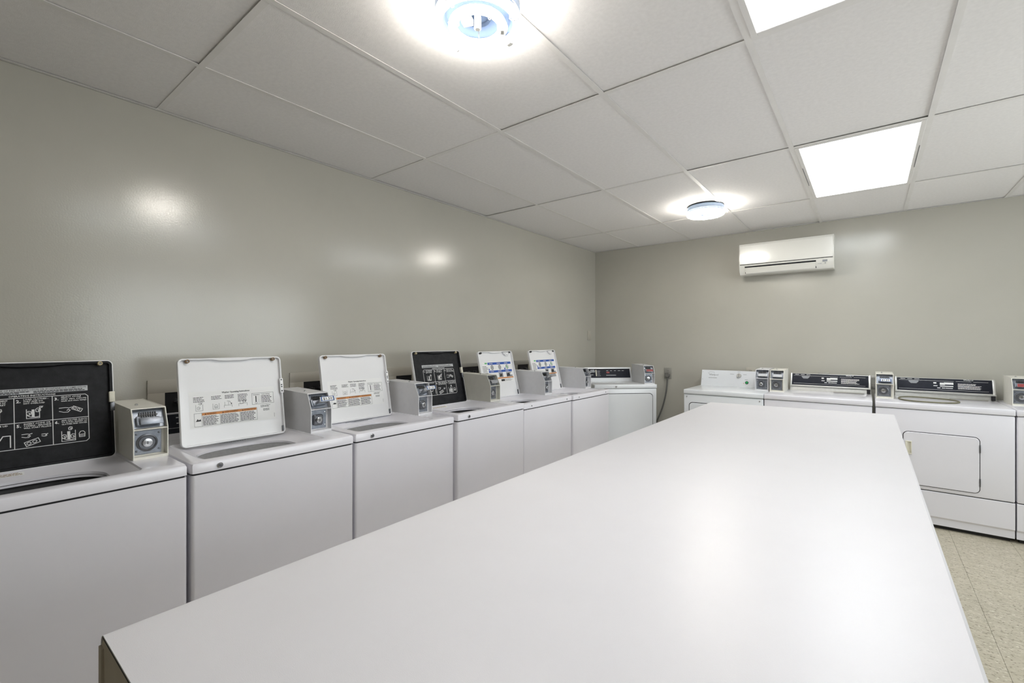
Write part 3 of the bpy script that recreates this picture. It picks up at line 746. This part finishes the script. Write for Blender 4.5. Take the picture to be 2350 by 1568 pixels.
        for v in (.545, .60, .625, .69): hb.box(wl-.009, wl-.003, hl*v-.003, hl*v+.003, .018, .0196)
        hb.build('bracket_holes', INKB, lid)
        MB().box(wl-.012, wl-.002, hl*.01, hl*.10, .0, .013, bev=.002).build('hinge_clip', DSTEEL, lid)
        bm_ = BROWN
    else:
        ink_blue_lid(lid, wl, hl)
        nb = [(wl*.72, hl-.012), (wl*.94, hl-.012), (wl*.93, hl-.030), (wl*.88, hl-.042), (wl*.80, hl-.042), (wl*.75, hl-.028)]
        MB().prism(nb, 'z', .002, .014).build('lid_strike', LIDW, lid)
        hb = MB()
        for f, d in ((.78, .026), (.83, .033), (.89, .026)): hb.box(wl*f-.003, wl*f+.003, hl-d-.003, hl-d+.003, .0135, .0146)
        hb.build('strike_holes', DSTEEL, lid)
        MB().box(wl-.011, wl-.003, hl*.01, hl*.13, .0, .013, bev=.002).build('hinge_clip', DSTEEL, lid)
        bm_ = BLACK
    for f in (.085, .915):
        bp = MB().lathe([(.0085, .004), (.0085, .0185), (.007, .0205), (.004, .0205), (.0035, .017), (.0003, .017)], c=(wl*f, hl-.013, 0), n=16).build('lid_bumper', bm_, lid)
        MB().lathe([(.0034, .0172), (.003, .0185), (.0003, .0185)], c=(wl*f, hl-.013, 0), n=10).build('bumper_screw', DSTEEL if bm_ is not BLACK else CHROME, bp)
    coin_box(r, W-.114, box_yb, zt, boxm or BOXG, boxstyle, tagm=tagm, price=price, handle=.022 if boxstyle in ('old', 'dark') or tagm is None else .085)
    tag(r, label, 'washer', 'coin-operated washers along the left wall')
    return r

washer(-0.092, 'black', 'nearest top-load washer, black lid interior, cut off by the left edge', lid_u=(.085, .560), boxm=BOXC, boxstyle='old', lean=9, lid_y=.445, box_yb=.225)
washer(0.600, 'sheet', 'white washer beside the black-lidded one at left, open white lid with instruction sheet', dx=.006, tagm=TAGBLUE, lean=9, lid_y=.385)
washer(1.296, 'sheet', 'white washer with instruction-sheet lid, just left of the smaller black-lidded washer', tagm=TAGBLUE, lean=11, lid_y=.42)
washer(1.985, 'black', 'black-lidded washer in the middle of the row, fourth from the left', dx=.025, dz=.012, boxm=BOXO, boxstyle='dark', tagm=INKGREY, price=None, lean=13, lid_u=(.068, .538), lid_y=.45, box_yb=.23)
washer(2.680, 'blue', 'washer with blue-striped lid label, just right of the black-lidded middle one', dx=.012, tagm=INKGREY, price=None, lean=14, lid_u=(.062, .514), lid_y=.44)
washer(3.366, 'blue', 'last washer of the left row, blue-striped lid label, beside the corner dryer', dx=.025, tagm=INKGREY, price=None, lean=14, lid_u=(.062, .514), lid_y=.44)

# ------------------------------------------------------------------ dryers
def dryer(name, loc, rz, W, D, label, door, console, box_x, boxm, boxstyle, tagm=None, price=None, box_yb=0.27, group='coin-operated dryers along the far wall', enamel=None, handle=.022, blen=.33):
    r = empty(name, loc, rz)
    E = enamel or ENAM
    zt, zs = 0.90, 0.858
    MB().box(0.002, W-.002, .006, D, .275, zs-.003, bev=.008, seg=3).build('cabinet', E, r)
    MB().prism([(.018, .03), (.018, .078), (.008, .092), (.008, .266), (.012, .270), (D, .270), (D, .03)], 'x', .002, W-.002).build('kick_panel', E, r)
    MB().box(.02, W-.02, .05, D-.03, 0, .03).build('base', BLACK, r)
    MB().box(.01, W-.01, .014, D-.01, .265, .28).build('seam', GAP, r)
    MB().box(.01, W-.01, .014, D-.01, zs-.006, zs+.002).build('seam', GAP, r)
    MB().box(0, W, 0, D, zs, zt, bev=.006, seg=3).build('top', E, r)
    # door
    x0, x1, z0, z1, rd = door
    def plate(ins, ya, yb_, rr):
        q = rrect(x0-ins, x1+ins, z0-ins, z1+ins, rr)
        return MB().loops([[(a, ya, c) for a, c in q], [(a, yb_, c) for a, c in q]], True, True)
    plate(.006 if x1-x0 > .5 else .0045, .007, .0052, rd+.004).build('door_gap', GAP, r)
    q0 = rrect(x0, x1, z0, z1, rd); q1 = rrect(x0+.003, x1-.003, z0+.003, z1-.003, rd-.003)
    dr = MB().loops([[(a, .0055, c) for a, c in q0], [(a, .001, c) for a, c in q0], [(a, -.0015, c) for a, c in q1]], True, True).build('door', E, r)
    if console != 'white' and name != 'corner_dryer':
        hx, hz = x0+.028, z1-.115
        MB().box(hx-.018, hx+.018, -.012, -.001, hz+.042, hz+.048, bev=.0015).box(hx-.018, hx+.018, -.012, -.001, hz-.048, hz-.042, bev=.0015) \
            .box(hx-.018, hx-.006, -.012, -.001, hz-.042, hz+.042, bev=.002).box(hx+.012, hx+.018, -.010, -.001, hz-.042, hz+.042, bev=.0015).box(hx-.006, hx+.012, -.003, -.001, hz-.042, hz+.042).build('handle', CREAMP, dr)
        for z in (z1-.075, z0+.075): MB().box(x1-.001, x1+.006, -.004, .004, z-.028, z+.028, bev=.0015).build('hinge', DSTEEL, dr)
    else:
        MB().box(x0+.012, x0+.019, -.0026, -.001, z1-.30, z1-.16).build('handle_slot', INKGREY, dr)
    if console == 'white':
        for u in (.03, W-.03): MB().lathe([(.0055, .006), (.005, .002), (.0005, .001)], c=(u, 0, zs-.025), n=12, axis='y').build('cabinet_screw', CHROME, r)
    if name == 'corner_dryer':
        MB().lathe([(.0095, 0.0), (.0095, -.004), (.007, -.006), (.0005, -.006)], c=(.235, 0, zs+.02), n=18, axis='y').build('lip_lock', CHROME, r)
    # console
    y = D-.16
    if console == 'white':
        c = MB().prism([(y, zt), (D-.02, zt), (D-.02, zt+.155), (y+.045, zt+.16), (y+.005, zt+.022)], 'x', .012, W-.116).build('console', ENAM2, r)
        al = math.atan2(.04, .138); fr = dict(loc=(.012, y+.005, zt+.022), rot=(PI/2-al, 0, 0)); L = .1437
        wc = W-.128
        p = Print().text(.075, L*.60, .019, 'Whirlpool', width=.090, bold=.012)
        p.line([(.070, L*.70), (.066, L*.80), (.085, L*.87), (.120, L*.86), (.126, L*.78)], .0018)
        p.greek(.072, L*.40, .165, L*.45, 1, fill=.7)
        p.greek(wc*.50, L*.73, wc*.57, L*.77, 1, fill=.6); p.greek(wc*.625, L*.90, wc*.68, L*.94, 1, fill=.6); p.greek(wc*.72, L*.73, wc*.79, L*.77, 1, fill=.6)
        p.greek(wc*.75, L*.37, wc*.80, L*.41, 1, fill=.6); p.disc(.012, L*.85, .003, 8); p.disc(.012, L*.30, .003, 8)
        p.build('console_lettering', INKGREY, c, h=.0008, **fr)
        k = MB().lathe([(.023, 0), (.023, .004), (.020, .016), (.017, .020), (.001, .020)], c=(wc*.65, L*.66, 0), n=28).build('knob', SILV, c, **fr)
        MB().box(wc*.65-.002, wc*.65+.002, L*.66-.018, L*.66+.018, .0195, .022).build('knob_pointer', INKGREY, k)
        MB().lathe([(.015, 0), (.015, .004), (.012, .006), (.001, .006)], c=(wc*.785, L*.18, 0), n=24).build('button_bezel', BLACK, c, **fr)
        MB().lathe([(.011, .004), (.010, .010), (.0005, .010)], c=(wc*.785, L*.18, 0), n=20).build('start_button', LEDG, c, **fr)
        Print().rect(wc*.73, L*.10, wc*.738, L*.16).build('indicator', INKOR, c, h=.001, **fr)
    else:
        small = name == 'corner_dryer'
        xa = .008; xb = W-.008 if not small else W-.125
        if not small and box_x < .2: xa = box_x+.130
        # metal foot strip and leaning black panel between end caps
        c = MB().prism([(y+.012, zt), (D-.02, zt), (D-.02, zt+.15), (y+.062, zt+.158), (y+.020, zt+.05)], 'x', xa, xb).build('console', SILV if not small else E, r)
        al = math.atan2(.042, .108); fr = dict(loc=(0, y+.020, zt+.05), rot=(PI/2-al, 0, 0)); L = .1159
        if small: fr = dict(loc=(0, y+.017, zt+.035), rot=(PI/2-al, 0, 0))
        MB().box(xa+.014, xb-.016, .004, L-.003, -.001, .003, bev=.001).build('console_panel', GLASSB, c, **fr)
        if not small:
            for a, b_ in ((xa, xa+.013), (xb-.015, xb)):
                MB().box(a, b_, -.012, L+.002, -.006, .010, bev=.003).build('end_cap', SILV, c, **fr)
            MB().box(xa, xb, y-.004, y+.022, zt+.040, zt+.048, bev=.001).build('foot_rail', SILV, c)
            MB().box(xb-.028, xb-.004, y-.001, y+.012, zt+.004, zt+.040).build('foot_bracket', BLACK, c)
            MB().box(xa+(xb-xa)*.56, xb-.045, y-.012, y+.012, zt+.0005, zt+.007, bev=.001).build('foot_strip', STEELP, c)
        a = xa+.02; wc = xb-xa-.04
        p = Print()
        if not small:
            p.rect(a+.005, L*.80, a+wc*.62, L*.80+.0016); p.rect(a+wc*.64, L*.80, a+wc*.80, L*.80+.0016); p.rect(a+wc*.82, L*.80, a+wc*.97, L*.80+.0016)
            p.rect(a+.005, L*.15, a+wc*.97, L*.15+.0016)
            p.text(a+wc*.72, L*.885, .010, 'Whirlpool', width=.055, bold=.01)
            p.greek(a+wc*.66, L*.25, a+wc*.90, L*.68, 6, fill=.5)
            for i, (du, dv, w_, h_) in enumerate(((.40, .60, .018, .012), (.40, .42, .024, .006), (.47, .62, .03, .008), (.47, .52, .03, .012), (.515, .56, .055, .018), (.47, .40, .03, .008), (.52, .40, .026, .008), (.565, .40, .026, .008),
                                                   (.44, .27, .02, .006), (.49, .27, .02, .006), (.53, .27, .026, .006), (.57, .27, .02, .006))):
                p.rect(a+wc*du, L*dv, a+wc*du+w_, L*dv+h_)
            vm = Print()
            vm.poly([(a+wc*.12, L*.78), (a+wc*.12+.066, L*.78), (a+wc*.12+.062, L*.68), (a+wc*.12+.050, L*.57), (a+wc*.12+.016, L*.57), (a+wc*.12+.004, L*.68)])
            vm.build('badge', INKGREY, c, h=.0034, **fr)
            for f in (.03, .11, .19): p.rect(a+wc*f, L*.885, a+wc*f+.03, L*.91)
        else:
            p.greek(a+.05, L*.58, a+.10, L*.66, 1, fill=.6); p.greek(a+.02, L*.3, a+.09, L*.38, 1, fill=.6)
            for k in range(4): p.greek(a+.125, L*(.22+.16*k), a+.165, L*(.22+.16*k)+.006, 1, fill=.7)
            for k in range(5): p.greek(a+wc*.46+k*wc*.09, L*.74, a+wc*.46+k*wc*.09+.03, L*.80, 1, fill=.8)
            p.greek(a+wc*.45, L*.24, a+wc*.72, L*.34, 1, fill=.6)
            MB().box(a+.106, a+.118, L*.2, L*.85, .003, .008, bev=.001).build('selector', CREAMP, c, **fr)
            Print().rect(a+wc*.46, L*.50, a+wc*.53, L*.66).build('display', INKRED, c, h=.0036, **fr)
        p.build('console_lettering', INKW if not small else INKG, c, h=.0034, **fr)
    coin_box(r, box_x, box_yb, zt, boxm, boxstyle, tagm=tagm, price=price, handle=handle, length=blen)
    tag(r, label, 'dryer', group)
    return r

YD = 4.48
small_door = (.165, .565, .305, .69, .028)
big1 = (.055, .63, .29, .775, .03)
dryer('front_load_dryer', (-1.409, YD, 0), 0, .684, .70, 'white dryer with white slanted console, knob and green button', big1, 'white', .566, BOXG, 'new', enamel=ENAM2, box_yb=.30, blen=.30, tagm=INKG)
dryer('front_load_dryer', (-.722, YD, 0), 0, .744, .70, 'black-console dryer behind the far end of the counter, beside the white-console dryer', small_door, 'black', .004, BOXC, 'old', box_yb=.275, blen=.30, tagm=INKG)
dryer('front_load_dryer', (.0385, YD, 0), 0, .737, .70, 'black-console dryer right of the counter with rounded door and hose loop on top', small_door, 'black', .006, BOXC, 'old', box_yb=.27, blen=.30, tagm=TAGBLUE, price='$1.50')
dryer('front_load_dryer', (.780, YD, 0), 0, .737, .70, 'dryer mostly cut off by the right edge of the picture', small_door, 'black', .030, BOXC, 'old', box_yb=.30, blen=.28, tagm=INKRED)
dryer('corner_dryer', (-2.290, 4.340, 0), math.radians(43), .684, .572, 'white dryer set diagonally in the far left corner', (.075, .635, .255, .80, .035), 'black', .560, BOXG, 'dark', tagm=INKRED, box_yb=.035, blen=.40, group='coin-operated dryers along the far wall', enamel=ENAM2)

# hose loop lying on a dryer
hp = []
for i in range(40):
    a = 2*PI*i/40
    x = .36+.172*math.cos(a)+.015*math.sin(a); y = 4.765+.185*math.sin(a)*(1-.12*math.cos(a))-.03*math.cos(a)
    hp.append((x-.36, y-4.765, .0075+.0012*math.sin(3*a)))
hz = MB().tube(hp, .0055, 8, closed=True).build('hose_loop', HOSE, loc=(.36, 4.765, .900))
tag(hz, 'olive rubber hose loop lying on top of a dryer', 'hose')

# ------------------------------------------------------------------ air conditioner
def aircon():
    x0, x1 = -1.034, -.250; zb, zt = 2.030, 2.345; yw = YB
    r = empty('wall_air_conditioner', ((x0+x1)/2, yw, zb)); W = x1-x0; h = W/2; Hh = zt-zb
    prof = [(-.001, .03), (-.001, Hh), (-.165, Hh), (-.188, Hh-.006), (-.197, Hh-.022), (-.200, .105), (-.196, .075), (-.180, .035), (-.150, .006), (-.10, .0), (-.03, .004)]
    MB().prism(prof, 'x', -h+.004, h-.004).build('body', ACW, r)
    ecap = [(-.001, .03), (-.001, Hh), (-.165, Hh), (-.190, Hh-.006), (-.199, Hh-.022), (-.202, .105), (-.198, .075), (-.182, .034), (-.151, .004), (-.10, -.002), (-.03, .002)]
    for s in (-1, 1): MB().prism(ecap, 'x', s*h-.006*(s > 0), s*h+.006*(s < 0)).build('end_cap', ACW, r)
    fp = [(-.196, Hh-.020), (-.1995, Hh-.024), (-.2055, .108), (-.202, .104), (-.198, .104)]
    MB().prism(fp, 'x', -h+.008, h-.008).build('front_panel', ACW, r)
    MB().box(-h+.007, h-.007, -.2015, -.19, .0985, .1035).build('panel_gap', GAP, r)
    # outlet slot with flap
    sl = [(-.2002, .078), (-.1965, .082), (-.178, .034), (-.1825, .033)]
    o = MB().prism([(-.2005, .0835), (-.196, .0835), (-.150, .020), (-.1685, .0155)], 'x', -h+.05, h-.135).build('air_outlet', GAP, r)
    MB().prism([(-.207, .066), (-.203, .069), (-.172, .018), (-.176, .0135)], 'x', -h+.056, h-.140).build('louver', ACW, r)
    MB().prism([(-.2005, .0690), (-.1995, .0690), (-.196, .066), (-.199, .062)], 'x', -h+.05, h-.135).build('outlet_rim', ACW, r)
    for a, b in ((-h+.03, -h+.05), (h-.135, h-.115)):
        pass
    MB().box(h-.085, h-.048, -.2015, -.198, .064, .082).build('receiver_window', INKGREY, r)
    p = Print(); p.greek(h-.122, .048, h-.087, .053, 1, fill=.8); p.ring(h-.064, .050, .005, .0012); p.poly([(h-.068, .048), (h-.060, .048), (h-.064, .056)])
    p.build('badge_lettering', INKGREY, r, h=0, loc=(0, -.1995, 0), rot=(PI/2, 0, 0))
    tag(r, 'white split air conditioner mounted high on the far wall', 'air conditioner')
aircon()

# ------------------------------------------------------------------ wall outlets, plug, laundry boxes
def outlet(x, z, label, m=PLATE, w=.078, h=.12, group=None):
    r = empty('wall_outlet', (x, YB, z))
    MB().box(-w/2, w/2, -.007, -.0005, -h/2, h/2, bev=.002).build('cover_plate', m, r)
    for s in (-1, 1):
        q = rrect(-.016, .016, s*.027-.014, s*.027+.014, .008)
        f = MB().loops([[(a, -.006, c) for a, c in q], [(a, -.0095, c) for a, c in q]], True, True).build('receptacle', m, r)
        MB().box(-.0075, -.0055, -.0102, -.009, s*.027-.004, s*.027+.005).box(.0055, .0075, -.0102, -.009, s*.027-.004, s*.027+.005).build('slots', BLACK, f)
    tag(r, label, 'outlet', group)
outlet(-1.825, .995, 'grey wall outlet beside the corner dryer with a plug in it', STEELP, .085, .125, 'wall outlets behind the dryers')
outlet(-.338, 1.005, 'outlet plate showing above the console of the dryer behind the counter', STEELP, .085, .12, 'wall outlets behind the dryers')
outlet(.030, .995, 'outlet plate on the wall in the gap between two black-console dryers', STEELP, .07, .12, 'wall outlets behind the dryers')
outlet(-.965, 1.03, 'outlet plate half hidden behind the white-console dryer coin box', PLATE, .085, .12, 'wall outlets behind the dryers')
# plug and cord
r = empty('power_cord', (-1.825, YB-.0105, .97))
pq = rrect(-.026, .026, -.020, .030, .016)
MB().loops([[(a, 0.0, c) for a, c in pq], [(a, -.022, c) for a, c in pq], [(a*.75, -.034, c*.8) for a, c in pq]], True, True).build('plug', PLUG, r)
MB().loops([[(a*.5, -.004, c*.4-.022) for a, c in pq], [(a*.5, -.022, c*.4-.024) for a, c in pq], [(a*.3, -.024, c*.3-.030) for a, c in pq]], True, True).build('strain_relief', PLUG, r)
cp = []
K = [Vector(v) for v in ((0, -.014, .03), (0, -.014, -.03), (-.003, -.02, -.12), (-.02, -.03, -.25), (-.06, -.035, -.40), (-.115, -.04, -.54), (-.18, -.04, -.72), (-.25, -.03, -.88), (-.29, -.02, -.955), (-.30, -.02, -.99))]
for a in range(1, len(K)-2):
    for q in range(6):
        t = q/6
        cp.append(tuple(0.5*((2*K[a])+(K[a+1]-K[a-1])*t+(2*K[a-1]-5*K[a]+4*K[a+1]-K[a+2])*t*t+(3*K[a]-K[a-1]-3*K[a+1]+K[a+2])*t**3)))
MB().tube(cp, .0085, 8).build('cable', CABLE, r)
tag(r, 'thick grey power cord hanging from the wall outlet by the corner', 'cord')

BOXF = mat('outlet_box_frame', (0.36, 0.35, 0.31), 0.5, vary=0.06)
def laundry_box(y, label, m, left, top, w=.25):
    """plate flush on the wall with a dark opening"""
    r = empty('laundry_outlet_box', (XL, y, .955))
    zt = .215; lo = .025
    b = MB()
    b.box(.0005, .010, 0, w, top, zt, bev=.001).box(.0005, .010, 0, w, 0, lo, bev=.001).box(.0005, .010, 0, left, lo, top, bev=.001).box(.0005, .010, w-.02, w, lo, top, bev=.001)
    b.build('frame', m, r)
    MB().box(.0006, .003, left, w-.02, lo, top).build('recess', GAP, r)
    for s_ in (.3, .7):
        yy = left+(w-.02-left)*s_
        v = MB().lathe([(.011, .003), (.011, .026), (.008, .032), (.001, .032)], c=(0, yy, top-.045), n=14, axis='x').build('valve', DSTEEL, r)
        MB().box(.026, .034, yy-.018, yy+.018, top-.050, top-.040, bev=.003).build('valve_handle', BLACK, v)
    tag(r, label, 'outlet box', 'recessed laundry outlet boxes in the left wall')
for a in ((.645, 'laundry outlet plate low on the wall left of the first white-lidded washer', PLATE, .07, .15), (1.335, 'laundry outlet plate between the two white instruction-sheet lids', PLATE, .085, .155),
          (2.035, 'laundry outlet plate just left of the smaller black lid', PLATE, .085, .15), (2.795, 'grey laundry outlet box between the black lid and the first blue-labelled lid', BOXF, .025, .183), (3.55, 'grey laundry outlet box between the two blue-labelled lids', BOXF, .05, .173)):
    laundry_box(*a)
sp = empty('switch_plate', (XL, 5.08, 1.435))
MB().box(.0005, .006, -.037, .037, -.058, .058, bev=.002).build('cover_plate', PLATE, sp)
MB().box(.006, .009, -.008, .008, -.016, .016, bev=.001).build('toggle', PLATE, sp)
tag(sp, 'small painted-over plate on the left wall near the corner', 'wall plate')
